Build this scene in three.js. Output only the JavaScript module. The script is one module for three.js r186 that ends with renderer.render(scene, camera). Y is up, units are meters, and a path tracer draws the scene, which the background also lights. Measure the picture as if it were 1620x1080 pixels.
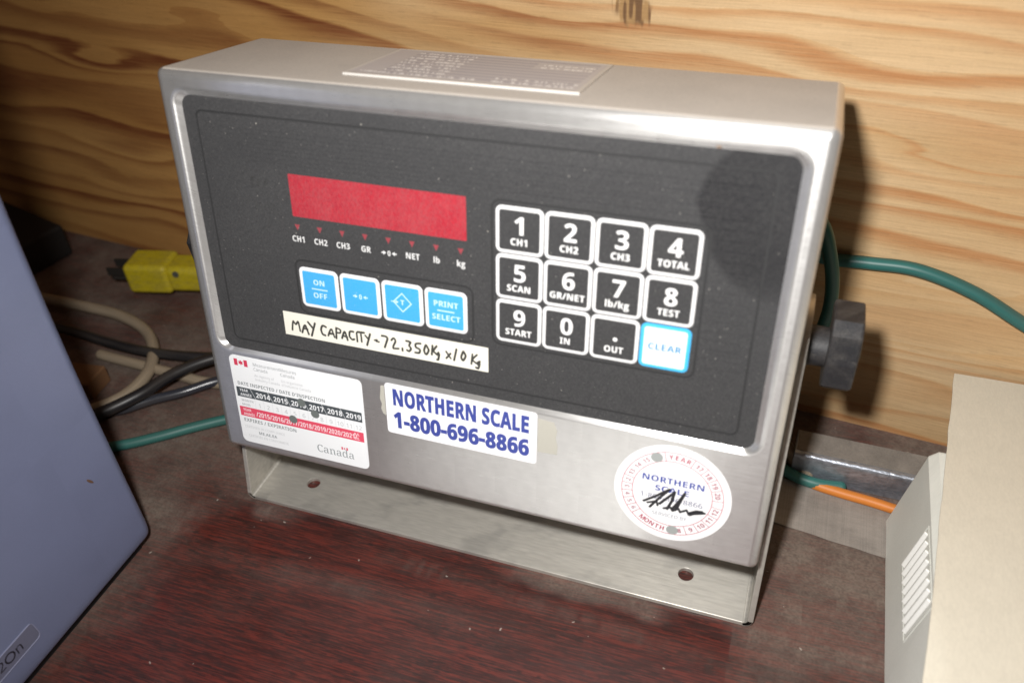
import * as THREE from 'three';
import { mergeGeometries, mergeVertices } from 'three/addons/utils/BufferGeometryUtils.js';
import { RoundedBoxGeometry } from 'three/addons/geometries/RoundedBoxGeometry.js';

// ---------------------------------------------------------------- camera, light, exposure
const MM = 0.001;
const scene = new THREE.Scene();
const camera = new THREE.PerspectiveCamera(44.02, 1024 / 682, 0.01, 20);
{
  const m = new THREE.Matrix4().set(
    0.94284454, -0.16818247, 0.28767833, 0.24864296,
    -0.04970826, 0.78265332, 0.62046988, 0.35602909,
    -0.32950456, -0.59930663, 0.72956035, 0.27224471, 0, 0, 0, 1);
  m.decompose(camera.position, camera.quaternion, camera.scale);
  camera.scale.set(1, 1, 1);
}
camera.focus = 0.425;
camera.userData.fStop = 6.5;
scene.add(camera);
const renderer = new THREE.WebGLRenderer();
renderer.toneMapping = THREE.LinearToneMapping;
renderer.toneMappingExposure = 1;
renderer.shadowMap.enabled = true;
// what little daylight the dim room has (blue-grey, from all round)
scene.background = new THREE.Color(0.055, 0.038, 0.029);
// the camera's flash, above and left of the lens, its lamp 14 mm wide
const FLASH = new THREE.Vector3(0.207, 0.404, 0.268);
const flash = new THREE.SpotLight(new THREE.Color(1.0, 0.98, 0.95), 0.90, 0, 1.15, 0.85, 2);
flash.position.copy(FLASH);
flash.target.position.set(0.21, 0.11, -0.05);
flash.castShadow = true; flash.shadow.radius = 0.6;
scene.add(flash, flash.target);

// ---------------------------------------------------------------- small helpers
function rng(seed) { let s = seed >>> 0; return () => { s = (s + 0x6D2B79F5) >>> 0; let t = s; t = Math.imul(t ^ (t >>> 15), t | 1); t ^= t + Math.imul(t ^ (t >>> 7), t | 61); return ((t ^ (t >>> 14)) >>> 0) / 4294967296; }; }
const clamp = (x, a = 0, b = 1) => Math.min(b, Math.max(a, x));
const smooth = (a, b, x) => { const t = clamp((x - a) / (b - a)); return t * t * (3 - 2 * t); };
const mix = (a, b, t) => a + (b - a) * t;
const mix3 = (a, b, t) => [mix(a[0], b[0], t), mix(a[1], b[1], t), mix(a[2], b[2], t)];
function noiser(seed) {
  const r = rng(seed), T = new Float32Array(65536); for (let i = 0; i < 65536; i++) T[i] = r() * 2 - 1;
  const at = (x, y) => T[((x & 255) << 8) | (y & 255)];
  const n = (x, y) => { const xi = Math.floor(x), yi = Math.floor(y); let fx = x - xi, fy = y - yi; fx = fx * fx * (3 - 2 * fx); fy = fy * fy * (3 - 2 * fy);
    return mix(mix(at(xi, yi), at(xi + 1, yi), fx), mix(at(xi, yi + 1), at(xi + 1, yi + 1), fx), fy); };
  n.fbm = (x, y, o = 4) => { let s = 0, a = 0.5; for (let i = 0; i < o; i++) { s += a * n(x + i * 17.3, y + i * 9.1); x *= 2.03; y *= 2.03; a *= 0.5; } return s; };
  return n;
}
const srgb = (l) => { l = clamp(l); return 255 * (l <= 0.0031308 ? 12.92 * l : 1.055 * Math.pow(l, 1 / 2.4) - 0.055); };
// fn(u 0..1, v 0..1 upwards) -> [r,g,b] linear
function colorTex(w, h, fn, repeat) {
  const d = new Uint8Array(w * h * 4);
  for (let j = 0; j < h; j++) for (let i = 0; i < w; i++) { const c = fn((i + 0.5) / w, (j + 0.5) / h), o = (j * w + i) * 4; d[o] = srgb(c[0]); d[o + 1] = srgb(c[1]); d[o + 2] = srgb(c[2]); d[o + 3] = 255; }
  const t = new THREE.DataTexture(d, w, h); t.colorSpace = THREE.SRGBColorSpace; return fin(t, repeat);
}
function grayTex(w, h, fn, repeat) {
  const d = new Uint8Array(w * h * 4);
  for (let j = 0; j < h; j++) for (let i = 0; i < w; i++) { const o = (j * w + i) * 4; d[o] = d[o + 1] = d[o + 2] = 255 * clamp(fn((i + 0.5) / w, (j + 0.5) / h)); d[o + 3] = 255; }
  return fin(new THREE.DataTexture(d, w, h), repeat);
}
function fin(t, repeat) { t.magFilter = THREE.LinearFilter; t.minFilter = THREE.LinearFilter; if (repeat) t.wrapS = t.wrapT = THREE.RepeatWrapping; t.needsUpdate = true; return t; }
function canvasTex(w, h, draw, color = true) {
  const c = document.createElement('canvas'); c.width = w; c.height = h; const g = c.getContext('2d'); draw(g, w, h);
  const t = new THREE.CanvasTexture(c); if (color) t.colorSpace = THREE.SRGBColorSpace; return fin(t);
}
const std = (o) => new THREE.MeshStandardMaterial(o);
const lin = (r, g, b) => new THREE.Color().setRGB(r, g, b);
const names = {};
const numbered = (n) => { const k = names[n] = (names[n] ?? -1) + 1; return k ? n + '_' + String(k).padStart(3, '0') : n; };
function shade(o) { o.castShadow = o.receiveShadow = true; return o; }
function thing(name, label, category, at = [0, 0, 0], group) {
  const o = new THREE.Group(); o.name = numbered(name); o.position.set(at[0] * MM, at[1] * MM, at[2] * MM);
  o.userData = { label, category }; if (group) o.userData.group = group; scene.add(o); return o;
}
function part(name, geo, mat, parent, label) { const m = shade(new THREE.Mesh(geo, mat)); m.name = name; if (label) m.userData.label = label; parent.add(m); return m; }
function solo(name, label, category, geo, mat, group) { const m = shade(new THREE.Mesh(geo, mat)); m.name = numbered(name); m.userData = { label, category }; if (group) m.userData.group = group; scene.add(m); return m; }
function struct(name, geo, mat) { const m = shade(new THREE.Mesh(geo, mat)); m.name = numbered(name); m.userData.kind = 'structure'; scene.add(m); return m; }
const mm = (g) => g.scale(MM, MM, MM);
const flat = (g) => { g = g.index ? g.toNonIndexed() : g; for (const k of Object.keys(g.attributes)) if (!['position', 'normal', 'uv'].includes(k)) g.deleteAttribute(k); return g; };
const join = (...gs) => mergeGeometries(gs.map(flat));
function planarUV(g, f) { const p = g.attributes.position, u = new Float32Array(p.count * 2); for (let i = 0; i < p.count; i++) { const q = f(p.getX(i), p.getY(i), p.getZ(i)); u[2 * i] = q[0]; u[2 * i + 1] = q[1]; } g.setAttribute('uv', new THREE.BufferAttribute(u, 2)); return g; }
function rrPath(x0, y0, x1, y1, r, S = THREE.Shape) {
  const s = new S(); s.moveTo(x0 + r, y0); s.lineTo(x1 - r, y0); s.absarc(x1 - r, y0 + r, r, -Math.PI / 2, 0); s.lineTo(x1, y1 - r); s.absarc(x1 - r, y1 - r, r, 0, Math.PI / 2);
  s.lineTo(x0 + r, y1); s.absarc(x0 + r, y1 - r, r, Math.PI / 2, Math.PI); s.lineTo(x0, y0 + r); s.absarc(x0 + r, y0 + r, r, Math.PI, Math.PI * 1.5); return s;
}
function extr(shape, depth, bevel = 0, seg = 2, curve = 8) {
  return new THREE.ExtrudeGeometry(shape, bevel ? { depth: depth - bevel, bevelEnabled: true, bevelThickness: bevel, bevelSize: bevel, bevelOffset: -bevel, bevelSegments: seg, curveSegments: curve } : { depth, bevelEnabled: false, curveSegments: curve });
}
function tube(pts, r, n = 60, rad = 12, closedEnds = true) {
  const c = new THREE.CatmullRomCurve3(pts.map((p) => new THREE.Vector3(...p)), false, 'centripetal');
  const g = [new THREE.TubeGeometry(c, n, r, rad, false)];
  if (closedEnds) for (const t of [0, 1]) { const e = new THREE.SphereGeometry(r, rad, 6); const p = c.getPoint(t); e.translate(p.x, p.y, p.z); g.push(e); }
  return join(...g);
}

// every triangle wound so that it faces the way its normals point
function turnOut(g) {
  g = g.index ? g.toNonIndexed() : g; const P = g.attributes.position, N = g.attributes.normal, a = new THREE.Vector3(), b = new THREE.Vector3(), c = new THREE.Vector3(), n = new THREE.Vector3();
  for (let i = 0; i < P.count; i += 3) {
    a.fromBufferAttribute(P, i); b.fromBufferAttribute(P, i + 1).sub(a); c.fromBufferAttribute(P, i + 2).sub(a); n.fromBufferAttribute(N, i);
    if (b.cross(c).dot(n) < 0) for (const A of Object.values(g.attributes)) for (let k = 0; k < A.itemSize; k++) { const o = A.array, p = (i + 1) * A.itemSize + k, q = (i + 2) * A.itemSize + k, t = o[p]; o[p] = o[q]; o[q] = t; }
  }
  return g;
}

// ---------------------------------------------------------------- the tabletop
{
  const n1 = noiser(11), n2 = noiser(12), n3 = noiser(13), r = rng(14);
  const X0 = -430, X1 = 470, Z0 = -200, Z1 = 340, W = 2048, H = 2048;
  // where dust lies thick: matter with ragged outlines
  const segL = [[-260, 29], [-15, 29], [-31, 39], [-38, 53], [-35, 84], [-36, 108], [-42, 132], [-45, 160], [-47, 340]];
  function dust(x, z) {
    let d = 0;
    // behind and left of the indicator
    const bx = z < 29 ? -9 : z < 39 ? mix(-15, -31, (z - 29) / 10) : z < 53 ? mix(-31, -38, (z - 39) / 14) : z < 108 ? -36 : z < 160 ? mix(-36, -45, (z - 108) / 52) : -46;
    const rag = n1.fbm(x / 22, z / 22) * 16 + n2.fbm(x / 4, z / 4) * 4;
    if (x < 130) d = Math.max(d, smooth(-20, 16, bx - x + rag * 0.8) * (z > 60 ? 0.75 : 0.95));
    d = Math.max(d, smooth(8, -4, z + rag * 0.6 + (x > 262 ? 0 : 5)) * 0.95);
    if (x > 258) { const bz = 12 + 12 * Math.sin((x - 262) / 13) - (x > 285 && x < 300 ? 14 : 0); d = Math.max(d, smooth(12, -16, z - bz + rag) * 0.9); }
    if (x > 255) d = Math.max(d, 0.55 * smooth(60, 20, z - 10 + rag));
    // ridge of dust swept along the front of the bracket, and faint swipes across the wiped part
    d = Math.max(d, 0.7 * smooth(9, 2, Math.abs(z - 31 - n2(x / 9, 3) * 2)) * smooth(-0.35, 0.35, n1(x / 40, 7) + 0.15) * smooth(-12, 0, x));
    const arc = Math.abs(z - (44 + 0.00035 * (x - 120) ** 2 + n1(x / 60, 1) * 5));
    d = Math.max(d, 0.33 * smooth(8, 0, arc) * smooth(50, 110, x) * (0.6 + 0.4 * n2(x / 2.5, z / 9)));
    d = Math.max(d, 0.22 * smooth(12, 0, Math.abs(z - (64 + 0.0005 * (x - 90) ** 2))) * smooth(170, 100, x));
    const patch = 0.62 + 0.75 * n1.fbm(x / 34 + 9, z / 26, 4);
    return clamp(d * clamp(patch + (x > 262 ? 0.22 : 0), 0.2, 1) * (0.85 + 0.3 * n2.fbm(x / 3, z / 3)) + 0.025 + 0.09 * clamp(n1.fbm(x / 40, z / 40) + 0.3), 0, 0.95);
  }
  const specks = []; for (let i = 0; i < 260; i++) specks.push([X0 + r() * (X1 - X0), Z0 + r() * (Z1 - Z0), 0.18 + r() * 0.3, r() * 3.1, 1 + r() * 2]);
  const grid = {}; for (const s of specks) { const k = Math.floor(s[0] / 6) + ',' + Math.floor(s[1] / 6); (grid[k] ??= []).push(s); }
  const fn = (u, v) => {
    const x = mix(X0, X1, u), z = mix(Z1, Z0, v);
    const w = n1(x / 120, z / 60) * 2;
    const zz = z + w + x * 0.012;
    const a = n2(x / 13, zz / 0.4) * 0.62 + n3(x / 5.5, zz / 0.36) * 0.6 + n1(x / 1.6, zz / 0.45) * 0.22 + n1(x / 70, zz / 5) * 0.25;
    const red = smooth(-0.55, 0.8, a);
    let c = mix3([0.034, 0.0092, 0.0083], [0.118, 0.0185, 0.0125], red);
    const pore = smooth(0.35, 0.6, n3(x / 4.5 + 40, zz / 0.42)) * smooth(-0.3, 0.3, n1(x / 30, zz / 6));
    c = mix3(c, [0.017, 0.006, 0.006], pore * 0.8);
    const d = dust(x, z);
    const g = 1 + 0.22 * n3(x / 0.8, z / 0.8) + 0.2 * n1.fbm(x / 9, z / 9);
    c = mix3(c, [0.165 * g, 0.130 * g, 0.106 * g], d * 0.92);
    for (const s of grid[Math.floor(x / 6) + ',' + Math.floor(z / 6)] ?? []) {
      const dx = x - s[0], dz = z - s[1], ca = Math.cos(s[3]), sa = Math.sin(s[3]), p = (dx * ca + dz * sa) / s[4], q = (-dx * sa + dz * ca);
      if (p * p + q * q < s[2] * s[2]) c = mix3(c, [0.42, 0.38, 0.33], 0.65);
    }
    return c;
  };
  const map = colorTex(W, H, fn);
  const rough = grayTex(1024, 1024, (u, v) => { const x = mix(X0, X1, u), z = mix(Z1, Z0, v); return mix(0.42 + 0.06 * n2(x / 5, z / 1.5), 0.95, clamp(dust(x, z) * 1.6)); });
  const bump = grayTex(1024, 1024, (u, v) => { const x = mix(X0, X1, u), z = mix(Z1, Z0, v); return 0.5 + 0.25 * n3(x / 6, z / 0.9) + 0.25 * n2(x / 1.2, z / 1.2) * dust(x, z); });
  const g = planarUV(new THREE.BoxGeometry(X1 - X0, 24, Z1 - Z0).translate((X0 + X1) / 2, -12, (Z0 + Z1) / 2), (x, y, z) => [(x - X0) / (X1 - X0), (Z1 - z) / (Z1 - Z0)]);
  struct('tabletop', mm(g), std({ map, roughnessMap: rough, bumpMap: bump, bumpScale: 0.00012 }));
}

// ---------------------------------------------------------------- the plywood wall
const wallZ = (x) => -127 + 0.093 * (x - 310);
{
  const n1 = noiser(31), n2 = noiser(32), n3 = noiser(33);
  const X0 = -480, X1 = 560, Y0 = -30, Y1 = 380, W = 2048, H = 1400;
  // growth rings are level lines of one height field; where the rotary cut ran nearly level with a ring the lines spread into tongues and islands
  const bumps = [ // [x, y, sx, sy, rings]
    [322, 168, 40, 10, 1.0], [362, 150, 34, 7, 0.9], [336, 102, 46, 9, 0.9], [272, 176, 24, 8, -0.5],
    [-225, 160, 40, 9, 1.0], [-170, 118, 34, 8, 0.9], [-262, 212, 22, 18, 0.9], [-120, 205, 60, 10, -0.8], [-215, 92, 50, 9, 0.8], [-110, 88, 60, 10, -0.7],
    [40, 236, 60, 9, 0.7], [190, 262, 70, 10, -0.7], [310, 66, 60, 11, 1.0], [-60, 60, 70, 14, 0.8], [-230, 60, 60, 12, 0.8], [420, 120, 40, 12, 0.8], [300, 40, 50, 8, -0.8]];
  const fn = (u, v) => {
    const x = mix(X0, X1, u), y = mix(Y0, Y1, v);
    const yl = y + 3.2 * n2.fbm(x / 70, y / 30, 2) + 0.25 * n3(x / 6, y / 2);
    const heart = smooth(0.40, -0.40, x / 300 - 0.14 + 0.45 * n1.fbm(x / 150 + 7, y / 26, 3)); // orange heartwood to the left, pale sapwood to the right
    let f = (yl - 120) * mix(1 / 12.8, 1 / 19, smooth(120, -140, x)) + 9.3 + 0.95 * n1.fbm(x / 200, yl / 42, 3) + 0.25 * n1(x / 90 + 50, yl / 16);
    for (const b of bumps) f += b[4] * Math.exp(-(((x - b[0] + 5 * n3(y / 3, 4)) / b[2]) ** 2) - ((y - b[1]) / b[3]) ** 2);
    f += 0.0011 * (x - 100);
    f += 0.55 * n2(f * 0.42 + 7, x / 420) + 0.2 * n1(f * 1.1 + 3, x / 260);
    const k = Math.floor(f), p = f - k;
    const wdt = clamp(0.32 + 0.36 * n2(k * 3.7, x / 260) + 0.16 * smooth(20, -160, x) + 0.12 * n1(k * 2.3, x / 60), 0.08, 0.62);
    const soft = 0.3 + 0.12 * n1(k * 9.1, x / 150);
    const late = smooth(1 - wdt - soft, 1 - wdt * 0.35, p) * (1 - smooth(0.86, 1.0, p)) * clamp(0.46 + 1.0 * n1(k * 5.1 + 3, x / 170) + 0.42 * heart, 0.06, 1);
    const fine = n3(x / 30, y / 0.55) * 0.5 + n2(x / 14, y / 0.35) * 0.5;
    const tone = n1.fbm(x / 120, y / 30);
    let c = mix3(mix3([0.50, 0.325, 0.16], [0.60, 0.42, 0.235], clamp(0.5 + tone)), mix3([0.42, 0.205, 0.056], [0.52, 0.28, 0.09], clamp(0.5 + tone)), heart);
    c = mix3(c, mix3([0.50, 0.285, 0.115], [0.33, 0.14, 0.035], heart), 0.5 * smooth(0.1, 0.9, p) * clamp(0.5 + n2(k * 1.7, x / 120)));
    c = mix3(c, mix3([0.43, 0.20, 0.075], [0.185, 0.052, 0.012], heart), clamp(late * (0.92 + 0.2 * n3(x / 16, y / 0.6))));
    // torn fibres where something gouged the face veneer
    const gx = (x - 160 - (y - 222) * -0.25) / 9, gy = (y - 226) / 9, gouge = smooth(1.1, 0.75, Math.hypot(gx, gy) + 0.25 * n2(x / 1.2, y / 6));
    c = mix3(c, mix3([0.36, 0.21, 0.085], [0.15, 0.075, 0.03], smooth(-0.2, 0.45, n3(x / 1.6, y / 9))), gouge);
    const fib = smooth(0.45, 0.75, n2(x / 7 + 31, y / 0.5)) * 0.09;
    const g = 1 + 0.10 * fine - fib + 0.03 * n3(x / 0.7, y / 0.7);
    return [c[0] * g, c[1] * g, c[2] * g];
  };
  const map = colorTex(W, H, fn);
  const bump = grayTex(1024, 700, (u, v) => { const x = mix(X0, X1, u), y = mix(Y0, Y1, v); return 0.5 + 0.3 * n3(x / 25, y / 0.7) + 0.2 * n2(x / 60, y / 5); });
  const L = (X1 - X0) / Math.cos(Math.atan(0.093));
  const g2 = planarUV(new THREE.BoxGeometry(L, Y1 - Y0, 18), (x, y) => [x / L + 0.5, y / (Y1 - Y0) + 0.5]);
  g2.translate(0, (Y0 + Y1) / 2, -9).rotateY(-Math.atan(0.093)).translate((X0 + X1) / 2, 0, wallZ((X0 + X1) / 2));
  struct('wall', mm(g2), std({ map, bumpMap: bump, bumpScale: 0.0002, roughness: 0.72 }));
}

// ---------------------------------------------------------------- the weighing indicator
const TILT = THREE.MathUtils.degToRad(9.5);
const BOX = new THREE.Matrix4().makeTranslation(0, 226 * MM, 0).multiply(new THREE.Matrix4().makeRotationX(-TILT)).multiply(new THREE.Matrix4().makeScale(MM, MM, MM));
const boxed = (g) => g.applyMatrix4(BOX);
const indicator = thing('weighing_indicator', 'stainless steel scale indicator with black keypad, tilted in its bracket on the red tabletop', 'weighing indicator');

// brushed stainless steel: streaks along u
const nb = noiser(51), nb2 = noiser(52);
const brushRough = grayTex(1024, 1024, (u, v) => 0.82 + 0.07 * nb(u * 5, v * 256) + 0.06 * nb2(u * 24, v * 256), true);
const brushBump = grayTex(1024, 1024, (u, v) => 0.5 + 0.32 * nb(u * 4, v * 256) + 0.18 * nb2(u * 10, v * 256), true);
for (const t of [brushRough, brushBump]) t.repeat.set(1, 2);
const brushColor = colorTex(1024, 1024, (u, v) => { const k = 1 + 0.03 * nb2(u * 3, v * 200) + 0.07 * nb.fbm(u * 5, v * 5); return [0.76 * k, 0.755 * k, 0.745 * k]; }, true);
brushColor.repeat.set(5, 5);
const STEEL = { map: brushColor, metalness: 0.80, roughness: 0.38, roughnessMap: brushRough, bumpMap: brushBump, bumpScale: 0.000002, anisotropy: 0.76, anisotropyRotation: Math.PI / 2 };
const steel = new THREE.MeshPhysicalMaterial(STEEL);
const dirtySteel = new THREE.MeshPhysicalMaterial({ ...STEEL, anisotropy: 0.7, roughness: 0.5, metalness: 0.6,
  map: colorTex(1024, 512, (u, v) => { const s = smooth(0.1, 0.55, nb.fbm(u * 14 + v * 3, v * 9) + 0.1) * 0.45, k = 1 + 0.08 * nb2(u * 60, v * 200); return [mix(0.60, 0.34, s) * k, mix(0.575, 0.33, s) * k, mix(0.52, 0.31, s) * k]; }, true) });
const dustySteel = std({ roughness: 0.95, metalness: 0.05,
  map: colorTex(1024, 512, (u, v) => { const k = 1 + 0.07 * nb2(u * 700, v * 350) + 0.08 * nb.fbm(u * 12, v * 6); const sp = nb(u * 900, v * 450) > 0.93 ? 0.5 : 1; return [0.47 * k * sp, 0.43 * k * sp, 0.385 * k * sp]; }, true),
  bumpMap: grayTex(512, 256, (u, v) => 0.5 + 0.5 * nb2(u * 255, v * 255), true), bumpScale: 0.00004 });

// outline points of a rounded rectangle with a fixed count, with outward normals
function ring(x0, y0, x1, y1, r, nc = 8, nx = 24, ny = 16) {
  const out = [];
  const seg = (ax, ay, bx, by, n, nxx, nyy) => { for (let i = 1; i < n; i++) out.push([mix(ax, bx, i / n), mix(ay, by, i / n), nxx, nyy]); };
  const arc = (cx, cy, a0) => { for (let i = 0; i <= nc; i++) { const a = a0 + (i / nc) * Math.PI / 2; out.push([cx + r * Math.cos(a), cy + r * Math.sin(a), Math.cos(a), Math.sin(a)]); } };
  arc(x1 - r, y0 + r, -Math.PI / 2); seg(x1, y0 + r, x1, y1 - r, ny, 1, 0);
  arc(x1 - r, y1 - r, 0); seg(x1 - r, y1, x0 + r, y1, nx, 0, 1);
  arc(x0 + r, y1 - r, Math.PI / 2); seg(x0, y1 - r, x0, y0 + r, ny, -1, 0);
  arc(x0 + r, y0 + r, Math.PI); seg(x0 + r, y0, x1 - r, y0, nx, 0, -1);
  return out;
}
// rings: [{pts:[[x,y,nx,ny]], z, no, nz}] no = share of the outward normal, nz = share of +z; keep(i point index, k ring index) picks quads
function loft(rings, keep = () => true) {
  const N = rings[0].pts.length, pos = [], nor = [], uv = [], idx = [];
  for (const R of rings) for (let i = 0; i <= N; i++) { const p = R.pts[i % N]; pos.push(p[0], p[1], R.z); nor.push(p[2] * R.no, p[3] * R.no, R.nz); uv.push(p[0] / 100, (p[1] - R.z) / 100); }
  for (let k = 0; k + 1 < rings.length; k++) for (let i = 0; i < N; i++) if (keep(i, k)) { const a = k * (N + 1) + i, b = a + 1, c = a + N + 1, d = c + 1; idx.push(a, b, d, a, d, c); }
  const g = new THREE.BufferGeometry(); g.setAttribute('position', new THREE.Float32BufferAttribute(pos, 3)); g.setAttribute('normal', new THREE.Float32BufferAttribute(nor, 3)); g.setAttribute('uv', new THREE.Float32BufferAttribute(uv, 2)); g.setIndex(idx); return g;
}
const OX0 = -9.4, OX1 = 260, OY0 = -181, OY1 = 10, ZF = 2.45, ZB = -73;
{
  const R = 4.0, outer = (i) => ring(OX0 + i, OY0 + i, OX1 - i, OY1 - i, Math.max(3.0 - i * 0.6, 0.8));
  const rings = [];
  for (let k = 0; k <= 4; k++) { const a = (k / 4) * Math.PI / 2, i = 2 * (1 - Math.sin(a)); rings.push({ pts: outer(i), z: ZB + 2 - 2 * Math.cos(a), no: Math.sin(a), nz: -Math.cos(a) }); }
  const kTop = rings.length - 1;
  rings.push({ pts: outer(0), z: -40, no: 1, nz: 0 });
  for (let k = 0; k <= 12; k++) { const a = (k / 12) * Math.PI / 2; rings.push({ pts: outer(R * (1 - Math.cos(a))), z: ZF - R + R * Math.sin(a), no: Math.cos(a), nz: Math.sin(a) }); }
  const edge = rings[rings.length - 1].pts;
  const nTop = ring(0, 0, 1, 1, 0.1).findIndex((p) => p[3] > 0.99), N = edge.length;
  const isTop = (i) => { const p = rings[kTop].pts[i], q = rings[kTop].pts[(i + 1) % N]; return p[1] > OY1 - 0.01 && q[1] > OY1 - 0.01; };
  const topQ = (i, k) => isTop(i) && k >= 2 && k <= kTop + 5;
  const shell = loft(rings, (i, k) => !topQ(i, k));
  // bevel round the overlay window: recess floor to the flat rim
  const bev = []; for (let k = 0; k <= 10; k++) { const t = k / 10, o = mix(-0.3, 3.9, t), q = clamp((t - 0.45) / 0.55), S0 = 0.99; const z = S0 * 4.2 * (t < 0.45 ? t : 0.45 + 0.55 * (q - q * q / 2)) * ZF / (S0 * 4.2 * 0.725), s = S0 * (1 - q) * ZF / (S0 * 4.2 * 0.725); const l = Math.hypot(1, s); bev.push({ pts: ring(-o, -120.5 - o * 0.5, 250 + o, o, 5.2 + o * 0.8), z: z - 0.05, no: -s / l, nz: 1 / l }); }
  const bevel = loft([...bev].reverse());
  const rim = bev[bev.length - 1].pts;
  const s = new THREE.Shape(edge.map((p) => new THREE.Vector2(p[0], p[1]))); s.holes.push(new THREE.Path(rim.map((p) => new THREE.Vector2(p[0], p[1])).reverse()));
  const face = new THREE.ShapeGeometry(s); face.translate(0, 0, ZF); planarUV(face, (x, y) => [x / 100, y / 100]);
  const bevP = bevel.attributes.position; for (let i = 0; i < bevP.count; i++) if (bevP.getZ(i) > ZF - 0.06) bevP.setZ(i, ZF);
  const back = new THREE.ShapeGeometry(new THREE.Shape(rings[0].pts.map((p) => new THREE.Vector2(p[0], p[1])))); back.translate(0, 0, ZB); planarUV(back, (x, y) => [x / 100, y / 100]); back.scale(1, 1, 1);
  const bn = back.attributes.normal; for (let i = 0; i < bn.count; i++) bn.setXYZ(i, 0, 0, -1);
  part('housing', boxed(join(shell, bevel, face, back)), steel, indicator);
  const top = loft(rings, topQ); planarUV(top, (x, y, z) => [x / 270, -z / 135]);
  part('top_face', boxed(top), dustySteel, indicator, 'top face of the housing under a film of brown dust');
}

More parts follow.
